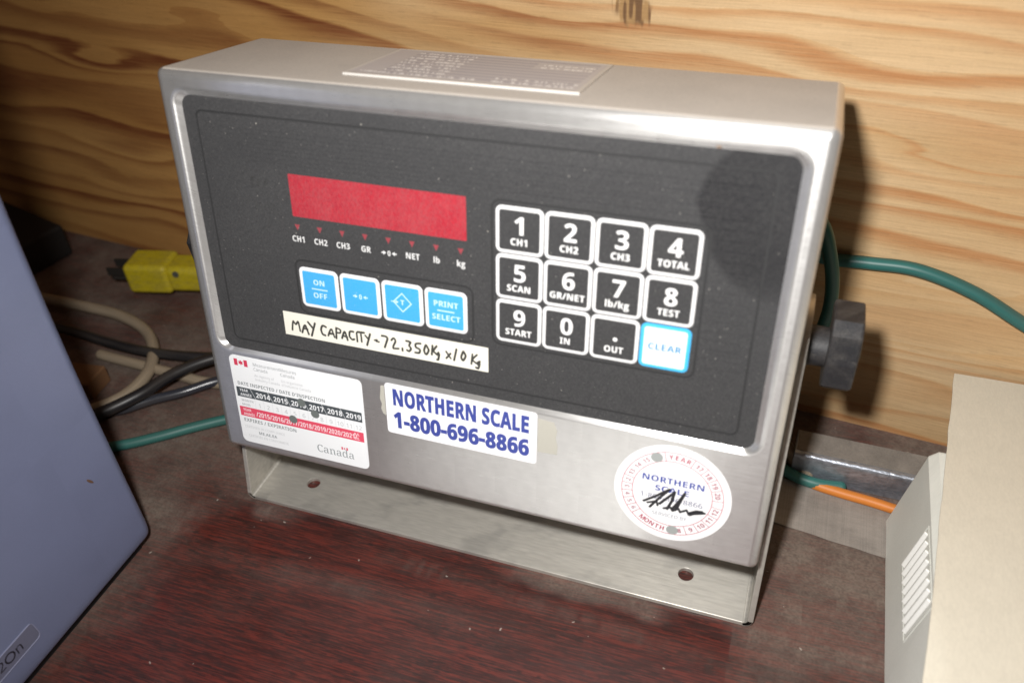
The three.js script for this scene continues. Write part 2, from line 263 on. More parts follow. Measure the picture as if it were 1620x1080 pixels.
// ---- overlay with printed face, in millimetres: x 0..250, y -120.5..0
const OW = 250, OH = 120.5;
const nd = noiser(61);
const KX = 140.45, KY = -30.9, KP = 20.13, KW = 19.1, KH = 19.05;
const BX = 47.4, BY = -71.5, BP = 20.25, BW = 18.8, BH = 18.9;
const RED = [47.6, -29.1, 127.7, -47.8];
const ovPx = 8; // pixels per mm
const overlayMap = canvasTex(2000, 964, (g, W, H) => {
  const S = W / OW; g.fillStyle = '#262628'; g.fillRect(0, 0, W, H);
  const X = (x) => x * S, Y = (y) => -y * S;
  const r = rng(62);
  // fine ruled background lines
  g.fillStyle = 'rgba(18,18,22,0.5)';
  for (let y = -12; y > -27; y -= 1.9) g.fillRect(X(30), Y(y), X(205), 2);
  for (let y = -12.5; y > -88; y -= 4.1) g.fillRect(X(y > -30 ? 145 : 224.5), Y(y), X(239) - X(y > -30 ? 145 : 224.5), 2.6);
  // worn-off lettering left of the display
  g.filter = 'none'; g.fillStyle = 'rgba(20,20,20,0.32)'; g.font = 'bold ' + 6 * S + 'px sans-serif'; g.textAlign = 'left';
  g.save(); g.translate(X(27), Y(-38)); g.transform(1, 0, -0.3, 1, 0, 0); for (let i = 0; i < 60; i++) { const q = Math.floor(r() * 3); g.fillRect((q * 3.4 + r() * 1.8) * S, (-6.2 + r() * 5.2) * S, (0.3 + r() * 0.9) * S, (0.2 + r() * 0.8) * S); } g.restore();
  g.fillStyle = 'rgba(20,20,20,0.4)'; g.font = 5 * S + 'px sans-serif'; g.fillText('2100', X(28.2), Y(-47.2));
  // triangles and captions below the display
  const cap = ['CH1', 'CH2', 'CH3', 'GR', '0', 'NET', 'lb', 'kg'];
  for (let i = 0; i < 8; i++) {
    const x = 49.1 + i * 10.83;
    g.fillStyle = '#8a2832'; g.beginPath(); g.moveTo(X(x - 1.3), Y(-51.4)); g.lineTo(X(x + 1.3), Y(-51.4)); g.lineTo(X(x), Y(-54.2)); g.fill();
    g.fillStyle = '#dcdcdc'; g.font = 'bold ' + 3.7 * S + 'px sans-serif'; g.textAlign = 'center';
    if (i === 4) arrow0(g, X(x), Y(-59.6), S * 0.92); else { g.save(); g.translate(X(x), Y(-59.6)); g.scale(0.94, 1); g.fillText(cap[i], 0, 0); g.restore(); }
  }
  // keys
  const big = ['1', '2', '3', '4', '5', '6', '7', '8', '9', '0', '.', ''], small = ['CH1', 'CH2', 'CH3', 'TOTAL', 'SCAN', 'GR/NET', 'lb/kg', 'TEST', 'START', 'IN', 'OUT', 'CLEAR'];
  for (let k = 0; k < 12; k++) {
    const x = KX + (k % 4) * KP, y = KY - Math.floor(k / 4) * KP, clear = k === 11;
    rr(g, X(x - 0.3), Y(y + 0.3), (KW + 0.6) * S, (KH + 0.6) * S, 2.6 * S, clear ? '#35b0ea' : '#dfdfe0');
    rr(g, X(x + 1.2), Y(y - 1.2), (KW - 2.4) * S, (KH - 2.4) * S, 1.1 * S, clear ? '#e6eaec' : '#272729');
    g.textAlign = 'center';
    if (clear) { g.fillStyle = '#1673ad'; g.font = 'bold ' + 4 * S + 'px sans-serif'; g.save(); g.translate(X(x + KW / 2), Y(y - KH / 2 - 1.4)); g.scale(1.12, 1); g.fillText('CLEAR', 0, 0); g.restore(); continue; }
    g.fillStyle = '#efefef'; g.font = 'bold ' + 10.4 * S + 'px sans-serif';
    g.fillText(big[k], X(x + KW / 2 + 0.4), Y(y - (k === 10 ? 10.2 : 11.1)));
    g.font = 'bold ' + 4.0 * S + 'px sans-serif'; g.fillText(small[k], X(x + KW / 2), Y(y - 15.6), 14.6 * S);
  }
  for (let k = 0; k < 4; k++) {
    const x = BX + k * BP, y = BY;
    rr(g, X(x - 0.3), Y(y + 0.3), (BW + 0.6) * S, (BH + 0.6) * S, 2.5 * S, '#e4e4e6');
    rr(g, X(x + 1.4), Y(y - 1.4), (BW - 2.8) * S, (BH - 2.8) * S, 0.9 * S, '#2f9fdd');
    const cx = X(x + BW / 2); g.fillStyle = '#bfe0f2'; g.strokeStyle = '#bfe0f2'; g.textAlign = 'center'; g.font = 'bold ' + 3.5 * S + 'px sans-serif';
    if (k === 0 || k === 3) {
      const [a, b] = k ? ['PRINT', 'SELECT'] : ['ON', 'OFF'];
      g.save(); g.translate(cx, 0); g.scale(1.12, 1); g.fillText(a, 0, Y(y - 7.6), 11.4 * S); g.fillText(b, 0, Y(y - 14), 13 * S); g.restore(); g.fillRect(cx - 4 * S, Y(y - 9.3), 8 * S, 0.6 * S);
    } else if (k === 1) arrow0(g, cx, Y(y - 10.9), S * 0.92);
    else {
      g.lineWidth = 0.5 * S; g.beginPath(); g.moveTo(cx, Y(y - 4.6)); g.lineTo(cx + 4.2 * S, Y(y - 9)); g.lineTo(cx, Y(y - 13.4)); g.lineTo(cx - 4.2 * S, Y(y - 9)); g.closePath(); g.stroke();
      g.font = 'bold ' + 3.4 * S + 'px sans-serif'; g.fillText('T', cx, Y(y - 10.2)); g.fillRect(cx - 5.4 * S, Y(y - 8.8), 3 * S, 0.45 * S);
      g.beginPath(); g.moveTo(cx - 1.7 * S, Y(y - 9)); g.lineTo(cx - 3.1 * S, Y(y - 8.2)); g.lineTo(cx - 3.1 * S, Y(y - 9.8)); g.fill();
    }
  }
  // dust: fine grain
  const id = g.getImageData(0, 0, W, H), d = id.data;
  for (let j = 0; j < H; j++) for (let i = 0; i < W; i++) {
    const x = i / S, y = -j / S, o = (j * W + i) * 4;
    const film = 0.85 + 0.35 * nd.fbm(x / 30, y / 20), gr = nd(x / 0.45, y / 0.45) * 0.5 + nd(x / 0.22, y / 0.22) * 0.5;
    const a = clamp(film * (0.085 + 0.12 * gr));
    d[o] = mix(d[o], 176, a); d[o + 1] = mix(d[o + 1], 172, a); d[o + 2] = mix(d[o + 2], 164, a);
  }
  g.putImageData(id, 0, 0);
  for (let i = 0; i < 2600; i++) { const x = r() * OW, y = -r() * OH; const w = Math.hypot((x - 252) / 36, (y + 19) / 34) < 1; if (w && r() < 0.85) continue; const s = 0.8 + r() * r() * r() * 4.2; g.fillStyle = `rgba(215,208,195,${0.2 + 0.5 * r()})`; g.fillRect(X(x), Y(y), s, s); }
  for (let i = 0; i < 16; i++) { g.strokeStyle = `rgba(190,185,175,${0.1 + 0.25 * r()})`; g.lineWidth = 0.8; const x = X(r() * OW), y = Y(-r() * OH), a = r() * 6; g.beginPath(); g.moveTo(x, y); g.quadraticCurveTo(x + 20 * Math.cos(a), y + 20 * Math.sin(a), x + 30 * Math.cos(a + 0.7), y + 30 * Math.sin(a + 0.7)); g.stroke(); }
});
function rr(g, x, y, w, h, r, fill) { g.fillStyle = fill; g.beginPath(); g.roundRect(x, y, w, h, r); g.fill(); }
function arrow0(g, cx, y, S) {
  g.textAlign = 'center'; g.font = 'bold ' + 3.7 * S + 'px sans-serif'; g.save(); g.translate(cx, y); g.scale(0.8, 1); g.fillText('0', 0, 0); g.restore();
  for (const s of [-1, 1]) { g.fillRect(cx + s * 3.0 * S - 0.9 * S, y - 1.65 * S, 1.8 * S, 0.6 * S); g.beginPath(); g.moveTo(cx + s * 1.4 * S, y - 1.35 * S); g.lineTo(cx + s * 2.9 * S, y - 2.35 * S); g.lineTo(cx + s * 2.9 * S, y - 0.35 * S); g.fill(); }
}
// mask of the dark reflection painted into the overlay gloss map
function darkReflectionAt(x, y) {
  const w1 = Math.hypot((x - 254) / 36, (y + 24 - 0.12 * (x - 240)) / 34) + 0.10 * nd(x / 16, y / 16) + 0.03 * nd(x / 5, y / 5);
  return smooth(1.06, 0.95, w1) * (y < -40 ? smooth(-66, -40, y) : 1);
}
const overlayGloss = (() => { // the dusty film scatters; specular is cut to paint a dark reflection
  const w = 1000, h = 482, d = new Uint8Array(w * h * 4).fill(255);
  for (let j = 0; j < h; j++) for (let i = 0; i < w; i++) d[(j * w + i) * 4 + 3] = 255 * (1 - 0.8 * darkReflectionAt(i / w * OW, (j / h - 1) * OH)) * (0.88 + 0.12 * nd(i / 2, j / 2));
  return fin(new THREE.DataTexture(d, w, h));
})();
const overlayBump = grayTex(1024, 512, (u, v) => 0.5 + 0.5 * nd(u * 500, v * 250), false);
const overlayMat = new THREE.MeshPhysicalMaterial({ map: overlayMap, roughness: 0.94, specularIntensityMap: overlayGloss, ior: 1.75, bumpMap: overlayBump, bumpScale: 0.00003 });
const ovUV = (g) => planarUV(g, (x, y) => [x / OW, 1 + y / OH]);
{
  const G = 0.95, F = [6.4, -115, 242.6, -6.4, 3], K = [138.6, -92.4, 222.6, -28.8, 3.5], B = [45.6, -94.2, 129.9, -68.2, 3.5];
  const P = (q, o, S) => rrPath(q[0] - o, q[1] - o, q[2] + o, q[3] + o, q[4] + o, S), h = G / 2;
  const top = (outer, holes) => { outer.holes.push(...holes); return extr(outer, 0.35); };
  const pieces = [
    top(rrPath(0, -OH, OW, 0, 5.2), [P(F, h, THREE.Path)]),
    top(P(F, -h), [P(K, h, THREE.Path), P(B, h, THREE.Path)]),
    top(P(K, -h), []), top(P(B, -h), [])].map((g) => g.translate(0, 0, -0.35));
  const under = new THREE.ShapeGeometry(rrPath(0.2, -OH + 0.2, OW - 0.2, -0.2, 5)).translate(0, 0, -0.3);
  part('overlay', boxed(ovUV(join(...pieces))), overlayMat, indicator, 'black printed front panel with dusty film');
  part('overlay_backing', boxed(ovUV(under)), std({ color: lin(0.022, 0.022, 0.023), roughness: 0.8 }), indicator);
  const nk = (x, y, w, h2, r) => ovUV(extr(rrPath(x, y - h2, x + w, y, r), 0.34, 0.16, 2, 6));
  for (let k = 0; k < 12; k++) {
    const g = nk(KX + (k % 4) * KP, KY - Math.floor(k / 4) * KP, KW, KH, 2.6);
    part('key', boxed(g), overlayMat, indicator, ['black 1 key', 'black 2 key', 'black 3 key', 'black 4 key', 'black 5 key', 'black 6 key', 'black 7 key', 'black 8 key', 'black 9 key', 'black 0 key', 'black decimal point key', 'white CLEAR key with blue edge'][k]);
  }
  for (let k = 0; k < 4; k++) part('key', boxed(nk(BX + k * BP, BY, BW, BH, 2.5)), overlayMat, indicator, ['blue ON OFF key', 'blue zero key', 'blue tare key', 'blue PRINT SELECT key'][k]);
  const red = extr(rrPath(RED[0], RED[3], RED[2], RED[1], 0.4), 0.08); planarUV(red, (x, y) => [x / 80, y / 80]);
  const redMap = colorTex(512, 256, (u, v) => { const x = u * 80, y = v * 40, k = 1 + 0.10 * nd(x / 0.25, y / 0.25) + 0.1 * nd(x / 0.5, y / 0.5); const f = 0.055 + 0.045 * nd(x / 0.4, y / 0.4) + 0.05 * nd.fbm(x / 9, y / 9); const c = mix3([0.36 * k, 0.011, 0.026], [0.42, 0.36, 0.34], clamp(f)); return c; }, true);
  part('display_window', boxed(red), std({ map: redMap, roughness: 0.55 }), indicator, 'red display window with nothing lit');
}

// ---- stickers
const paper = (map, o = {}) => std({ map, roughness: 0.5, ...o });
function sticker(name, x0, y0, x1, y1, r, z, t, map, label, o) {
  const g = extr(rrPath(x0, y0, x1, y1, r), t, 0, 1, 6).translate(0, 0, z); planarUV(g, (x, y) => [(x - x0) / (x1 - x0), (y - y0) / (y1 - y0)]);
  return part(name, boxed(g), paper(map, o), indicator, label);
}
const inspMap = canvasTex(1024, 720, (g, W, H) => {
  const S = W / 72.2; g.fillStyle = '#f1f3f5'; g.fillRect(0, 0, W, H); const X = (x) => x * S;
  const T = (t, x, y, h, col, al = 'left', b = true, sq = 1) => { g.fillStyle = col; g.textAlign = al; g.font = (b ? 'bold ' : '') + h * S + 'px sans-serif'; g.save(); g.translate(X(x), X(y)); g.scale(sq, 1); g.fillText(t, 0, 0); g.restore(); };
  // flag
  g.fillStyle = '#d2405a'; g.fillRect(X(2.6), X(1.9), X(2), X(3.7)); g.fillRect(X(8.2), X(1.9), X(2), X(3.7));
  g.beginPath(); for (const [i, q] of [[0, -1.6], [0.5, -0.6], [1.3, -0.8], [1.0, 0.3], [1.4, 0.8], [0.2, 0.9], [0.15, 1.6], [-0.15, 1.6], [-0.2, 0.9], [-1.4, 0.8], [-1.0, 0.3], [-1.3, -0.8], [-0.5, -0.6]].entries()) g[i ? 'lineTo' : 'moveTo'](X(6.4 + q[0]), X(3.7 + q[1])); g.fill();
  T('Measurement', 13.2, 4.2, 2.4, '#a2a6a8', 'left', false); T('Canada', 13.2, 6.8, 2.4, '#a2a6a8', 'left', false);
  T('Mesures', 28.2, 4.2, 2.4, '#a2a6a8', 'left', false); T('Canada', 28.2, 6.8, 2.4, '#a2a6a8', 'left', false);
  T('An Agency of', 13.2, 10.2, 1.9, '#c3c6c8', 'left', false); T('Industry Canada', 13.2, 12.4, 1.9, '#c3c6c8', 'left', false); T('Un organisme', 28.2, 10.2, 1.9, '#c3c6c8', 'left', false); T("d'Industrie Canada", 28.2, 12.4, 1.9, '#c3c6c8', 'left', false);
  T("DATE INSPECTED / DATE D'INSPECTION", 2.4, 16.6, 2.7, '#8b9092', 'left', true, 0.98);
  g.fillStyle = '#4a5054'; g.fillRect(X(1.2), X(18), X(69.6), X(5.6)); T('YEAR', 3, 20.4, 2.2, '#e6e8ea', 'left', true, 0.9); T('ANNÉE', 3, 22.9, 2.2, '#e6e8ea', 'left', true, 0.9);
  for (let i = 0; i < 6; i++) { const x = 11.2 + i * 10; T('' + (2014 + i), x + 5, 22.4, 4.1, '#eef0f2', 'center', true, 0.92); g.strokeStyle = '#eef0f2'; g.lineWidth = 3; g.beginPath(); g.moveTo(X(x - 2), X(18)); g.lineTo(X(x + 0.6), X(23.6)); g.stroke(); }
  T('MONTH', 3, 26.2, 1.9, '#b6babc'); T('MOIS', 3, 28.6, 1.9, '#b6babc');
  g.strokeStyle = '#d4d7d9'; g.lineWidth = 2; for (let i = 0; i < 12; i++) { const x = 11 + i * 5; g.beginPath(); g.moveTo(X(x), X(23.8)); g.lineTo(X(x), X(29.2)); g.stroke(); T('' + (i + 1), x + 2.5, 28.2, 3.4, '#c2c6c8', 'center', false); }
  g.fillStyle = '#e25068'; g.fillRect(X(1.2), X(29.4), X(69.6), X(5.6)); T('YEAR', 3, 31.9, 2.2, '#f8d8dc', 'left', true, 0.9); T('ANNÉE', 3, 34.4, 2.2, '#f8d8dc', 'left', true, 0.9);
  T('/2015/2016/2017/2018/2019/2020/2021/', 10.4, 33.9, 3.8, '#f7dfe2', 'left', true, 0.80); T('R.S.', 65.6, 31.8, 2, '#f7dfe2', 'left', true, 0.9); T('S.E.', 65.6, 34.2, 2, '#f7dfe2', 'left', true, 0.9);
  T('EXPIRES / EXPIRATION', 2.4, 38.2, 2.8, '#94999b', 'left', true, 1.02);
  T('CERTIFIED IN COMPLIANCE', 2.4, 42, 1.9, '#cdd0d2', 'left', false); T('ME.AE.EA', 10, 44.8, 2.4, '#989da0'); T('CERTIFIÉE EN CONFORMITÉ', 3.6, 47.4, 1.9, '#cdd0d2', 'left', false);
  g.fillStyle = '#8f9598'; g.font = 5.9 * S + 'px serif'; g.textAlign = 'left'; g.fillText('Canada', X(43.5), X(46.6));
  g.fillStyle = '#d8566c'; g.fillRect(X(57.6), X(40.6), X(0.9), X(1.6)); g.fillRect(X(60.3), X(40.6), X(0.9), X(1.6)); g.fillRect(X(59), X(40.9), X(0.7), X(1));
  // punched holes, the metal shows
  g.fillStyle = '#6d7371'; for (const [x, y] of [[38, 19.6], [45, 24.6], [32, 30.6]]) { g.beginPath(); g.arc(X(x), X(y), X(2.3), 0, 7); g.fill(); }
});
sticker('sticker', 2.4, -174.8, 74.6, -123.4, 3, ZF, 0.16, inspMap, 'white inspection sticker with grey and red year bars');
const northMap = canvasTex(1024, 384, (g, W, H) => {
  g.fillStyle = '#f3f3f6'; g.fillRect(0, 0, W, H); g.fillStyle = '#3d4a98'; g.textAlign = 'center';
  for (const [t, y, sx] of [['NORTHERN SCALE', 158, 0.72], ['1-800-696-8866', 332, 0.79]]) { g.font = 'bold 168px sans-serif'; const w = g.measureText(t).width, k = 930 / w; g.save(); g.translate(W / 2, y); g.scale(k, 0.98); g.fillText(t, 0, 0); g.lineWidth = 9; g.strokeStyle = '#3d4a98'; g.strokeText(t, 0, 0); g.restore(); }
});
sticker('sticker', 86.6, -149, 159.8, -121.7, 1.6, ZF, 0.16, northMap, 'white sticker with a blue company name and telephone number');
const roundMap = canvasTex(1024, 1024, (g, W) => {
  const C = W / 2, S = W / 50; g.fillStyle = '#f2f2f3'; g.fillRect(0, 0, W, W); g.translate(C, C);
  g.strokeStyle = '#b4566a'; g.lineWidth = 6.5; for (const r of [21.6, 17]) { g.beginPath(); g.arc(0, 0, r * S, 0, 7); g.stroke(); }
  const ringText = (t, a, col, h, al = 0) => { g.save(); g.rotate(a); g.translate(0, -19.3 * S); g.rotate(al); g.fillStyle = col; g.font = 'bold ' + h * S + 'px sans-serif'; g.textAlign = 'center'; g.fillText(t, 0, h * 0.36 * S); g.restore(); };
  const tick = (a) => { g.save(); g.rotate(a); g.strokeStyle = '#a85a6c'; g.lineWidth = 6; g.beginPath(); g.moveTo(0, -21.6 * S); g.lineTo(0, -17 * S); g.stroke(); g.restore(); };
  const R = Math.PI / 180;
  'YEAR'.split('').forEach((c, i) => ringText(c, (-6 + i * 7.4) * R, '#a83e56', 3.3)); tick(-13 * R); tick(22 * R);
  ['17', '18', '19', '20'].forEach((t, i) => { ringText(t, (31 + i * 15.5) * R, '#9c4a5e', 3.2); tick((39 + i * 15.5) * R); });
  ['15', '14', '13', '', '', ''].forEach((t, i) => ringText(t, (-39 - i * 14) * R, '#a06a78', 2.9));
  ['12', '11', '10', '9', '8'].forEach((t, i) => { ringText(t, (104 + i * 15.2) * R, '#9c4a5e', 3.2, Math.PI); tick((96.5 + i * 15.2) * R); });
  'MONTH'.split('').forEach((c, i) => ringText(c, (216 - i * 7.2) * R, '#a83e56', 3.3, Math.PI));
  ['6', '5', '4', '3', '2', '1'].forEach((t, i) => { ringText(t, (234 + i * 11.4) * R, '#a06a78', 2.9, i < 3 ? Math.PI : 0); tick((228.3 + i * 11.4) * R); });
  g.fillStyle = '#9fa3a2'; for (const a of [-24, 174]) { g.save(); g.rotate(a * R); g.beginPath(); g.ellipse(0, -19.3 * S, 2.6 * S, 2.4 * S, 0, 0, 7); g.fill(); g.restore(); }
  const T = (t, y, h, col, b, w) => { g.fillStyle = col; g.textAlign = 'center'; g.font = (b ? 'bold ' : '') + h * S + 'px sans-serif'; const k = w * S / g.measureText(t).width; g.save(); g.translate(0, y * S); g.scale(k, 1); g.fillText(t, 0, 0); g.restore(); };
  T('NORTHERN', -5.2, 4.3, '#2c429a', true, 27); T('SCALE', -0.6, 4, '#2c429a', true, 15); T('1-800-696-8866', 4, 3.4, '#3a4570', false, 27);
  g.strokeStyle = '#c4c6cc'; g.lineWidth = 2; g.beginPath(); g.moveTo(-14 * S, 9.6 * S); g.lineTo(14 * S, 9.6 * S); g.stroke(); T('SERVICED BY', 12.6, 2.6, '#848a98', false, 15);
  // a marker scrawl over the middle
  g.strokeStyle = '#26262a'; g.lineCap = 'round'; g.lineJoin = 'round';
  const st = (w, pts) => { g.lineWidth = w * S; g.beginPath(); pts.forEach((p, i) => g[i ? 'lineTo' : 'moveTo'](p[0] * S, p[1] * S)); g.stroke(); };
  st(1.15, [[-11.5, 6.5], [-7, 3], [-3.2, -0.6], [-1, -2.4], [-5, 3.2], [-8.6, 9]]); st(1.0, [[-9.8, 7], [-6, 5.2], [-5.4, 7.4]]);
  st(1.25, [[-4.6, 6.2], [-1.4, 2], [1.2, -1.5], [0.4, 3.5], [-1.2, 8.2]]); st(1.3, [[1.0, 7.6], [3.6, 2.5], [5.4, -1.8], [3.8, 3], [2.6, 7.4]]);
  st(1.1, [[-2.6, 8.2], [0.2, 7], [1.2, 8.6], [3.6, 6.8], [4.4, 8.4], [7, 6.6], [7.8, 8], [11, 6], [13.5, 5.6], [9.5, 8.2], [8.6, 8.8], [12, 6.4], [14.6, 6.2], [8, 8.6]]);
});
{
  const cx = 220.4, cy = -149.2, r = 24.9, s = new THREE.Shape(); s.absarc(cx, cy, r, 0, Math.PI * 2);
  const g = extr(s, 0.16, 0, 1, 48).translate(0, 0, ZF); planarUV(g, (x, y) => [(x - cx) / 50 + 0.5, (y - cy) / 50 + 0.5]);
  part('sticker', boxed(g), paper(roundMap), indicator, 'round white service sticker with a black scrawl');
}
// torn scraps of an older label beside the company sticker
{
  const scrap = (pts) => { const s = new THREE.Shape(pts.map((p) => new THREE.Vector2(...p))); return extr(s, 0.06).translate(0, 0, ZF); };
  const gs = [scrap([[84.4, -124], [86.2, -123.6], [86.2, -140], [84.8, -139], [83.9, -136.5], [84.5, -134], [83.6, -131], [84.2, -127]]), scrap([[160.2, -124.4], [167.4, -124.9], [169.0, -129], [168.4, -133], [169.4, -137], [169.1, -141.6], [160.2, -142]])];
  for (const g of gs) part('label_residue', boxed(g), std({ color: lin(0.46, 0.445, 0.39), roughness: 0.9 }), indicator);
}
const tapeMap = canvasTex(1600, 190, (g, W, H) => {
  g.fillStyle = '#e8e5d8'; g.fillRect(0, 0, W, H);
  const S = W / 101; g.strokeStyle = '#3a3a36'; g.lineCap = 'round'; g.lineJoin = 'round'; g.lineWidth = 1.0 * S;
  let x = 3.6; const rh = rng(64); const st = (...pts) => { const dx = (rh() - 0.5) * 0.5, dy = (rh() - 0.5) * 0.9; pts = pts.map((p) => [(x + p[0] + dx + (rh() - 0.5) * 0.5) * S, (9.3 - p[1] * 1.05 - dy + (rh() - 0.5) * 0.5) * S]); g.lineWidth *= 0.9 + 0.2 * rh(); g.beginPath(); g.moveTo(...pts[0]); for (let i = 1; i < pts.length - 1; i++) g.quadraticCurveTo(pts[i][0], pts[i][1], (pts[i][0] * 2 + pts[i + 1][0]) / 3, (pts[i][1] * 2 + pts[i + 1][1]) / 3); g.lineTo(...pts[pts.length - 1]); g.stroke(); g.lineWidth = 0.98 * S; };
  const go = (d) => { x += d; };
  // M A X
  st([0, 0], [0.7, 5.6], [2.1, 2.6], [3.6, 5.8], [4.2, 0.4]); go(5.3); st([0, 0], [1.9, 5.4], [3.5, 0]); st([0.8, 1.9], [2.9, 1.9]); go(4.3); st([0, 5.2], [2.2, 2.6]); st([3.6, 5.6], [1.0, -0.9]); go(6);
  // CAPACITY
  st([3, 4.6], [1.6, 5.3], [0.2, 3.2], [0.6, 0.8], [2.4, 0.3]); go(3.6); st([0, 0], [1.6, 5], [3.2, 0]); st([0.7, 1.7], [2.6, 1.7]); go(4); st([0.3, -0.3], [0.5, 4.8]); st([0.4, 4.8], [2.6, 4.4], [2.4, 2.8], [0.5, 2.5]); go(3.4);
  st([0, 0.2], [1.5, 5], [2.8, 0]); st([0.6, 1.8], [2.3, 1.8]); go(3.4); st([2.6, 4.6], [0.8, 4.4], [0.1, 2], [1.2, 0.2], [2.6, 0.8]); go(3.3); st([0.4, 0.2], [0.6, 4.6]); go(1.7); st([1.1, 0.4], [1.2, 5]); st([-0.2, 5], [3, 4.9]); go(3.3); st([0, 4.6], [1.3, 2.6]); st([2.8, 5], [0.6, -0.6]); go(5);
  g.lineWidth = 0.75 * S; st([0, 2.8], [1.4, 2.8]); st([0, 1.9], [1.4, 1.9]); go(3.4); g.lineWidth = 1.05 * S;
  // 72,350
  st([0, 5.4], [3.2, 5.6], [1.2, 0.2]); go(4.4); st([0.2, 4.2], [1.4, 5.4], [2.8, 4.4], [0.2, 0.4], [3.6, 0.6]); go(5); st([0.4, 0.7], [0.2, -0.6]); go(2.4);
  st([0.2, 5.2], [2.4, 5.2], [1.2, 3.2], [2.6, 2], [1.4, 0.2], [0.1, 0.8]); go(4); st([3, 5.3], [0.6, 5.2], [0.4, 3], [2.6, 2.6], [2.4, 0.5], [0.2, 0.3]); go(4.2); st([1.6, 5], [0.2, 2.6], [1.4, 0.2], [3, 2.6], [1.6, 5]); go(4);
  // Kg x10 Kg
  st([0.6, 5], [0.5, 0.4]); st([2.6, 5], [0.6, 2.6], [2.6, 1]); st([3.6, 2.2], [2.8, 1.4], [3.4, 0.8], [4, 2], [3.6, -1], [2.8, -1.2]); go(7);
  st([0, 3.6], [2.2, 0.8]); st([2.2, 3.6], [0, 0.8]); go(3.6); st([1.4, 5.2], [0.2, 0]); go(2.9); st([1.6, 4.8], [0.2, 2.4], [1.4, 0.2], [3, 2.6], [1.6, 4.8]); go(4.8);
  st([0.8, 4.8], [0.4, 0.2]); st([2.8, 4.8], [0.6, 2.4], [2.4, 0.8]); st([4.2, 2.2], [3, 1.2], [3.6, 0.4], [4.6, 1.8], [3.6, -1.2], [2.6, -1]);
});
sticker('tape_label', 35.6, -107.4, 136.5, -95.3, 0.2, 0.02, 0.12, tapeMap, 'cream tape with handwritten maximum capacity', { roughness: 0.7 });

// ---- metal nameplate on the top face
{
  const x0 = 69.8, x1 = 167.8, z0 = -67, z1 = -14;
  const g = new THREE.BoxGeometry(x1 - x0, 0.9, z1 - z0).translate((x0 + x1) / 2, OY1 + 0.47, (z0 + z1) / 2);
  planarUV(g, (x, y, z) => [(x - x0) / (x1 - x0), (z1 - z) / (z1 - z0)]);
  const r = rng(71);
  const rows = []; for (let j = 0; j < 9; j++) { const y = 0.10 + j * 0.095; for (let i = 0; i < 110; i++) if (r() < 0.62) rows.push([0.05 + i * 0.0083, y + r() * 0.006, 0.004 + r() * 0.003, 0.03 + r() * 0.014, r()]); }
  const inText = (q) => (q[0] > 0.13 && q[0] < 0.40) || (q[0] > 0.73 && q[1] < 0.36 && q[1] > 0.14) || (q[0] > 0.62 && q[1] > 0.74) || (q[0] < 0.55 && q[1] > 0.83);
  const draw = (base, band, ink, rim) => (c, W, H) => {
    c.fillStyle = base; c.fillRect(0, 0, W, H); c.fillStyle = band; for (let j = 0; j < 9; j++) c.fillRect(W * 0.13, H * (0.08 + j * 0.095), W * 0.83, H * 0.05);
    c.fillStyle = base; c.fillRect(W * 0.70, H * 0.13, W * 0.25, H * 0.25); c.strokeStyle = rim; c.lineWidth = W * 0.018; c.strokeRect(W * 0.008, H * 0.016, W * 0.984, H * 0.968);
    c.lineWidth = 2; c.strokeRect(W * 0.70, H * 0.13, W * 0.25, H * 0.25); for (const x of [0.13, 0.42]) { c.beginPath(); c.moveTo(W * x, H * 0.06); c.lineTo(W * x, H * 0.93); c.stroke(); }
    for (const q of rows) { c.fillStyle = ink; if (inText(q)) c.fillRect(W * q[0], H * q[1], W * q[2], H * q[3]); }
  };
  const map = canvasTex(1024, 512, (c, W, H) => { draw('#bab7b8', '#a3a1a8', '#fbfaf8', '#c4c1bc')(c, W, H); const rr2 = rng(72); for (let i = 0; i < 4000; i++) { c.fillStyle = `rgba(140,128,112,${rr2() * 0.35})`; c.fillRect(rr2() * W, rr2() * H, 2, 2); } });
  const bump = canvasTex(1024, 512, draw('#404040', '#505050', '#ffffff', '#d0d0d0'), false);
  part('nameplate', boxed(g), std({ map, bumpMap: bump, bumpScale: 0.0002, roughness: 0.5, metalness: 0.1 }), indicator, 'silvery data plate with dusty rows of tiny print');
}
// a crumb stuck at the top edge of the overlay
part('crumb', boxed(new THREE.DodecahedronGeometry(0.8).scale(1.2, 0.8, 0.5).translate(221.5, 0.4, 0.6)), std({ color: lin(0.2, 0.14, 0.1), roughness: 0.9 }), indicator);

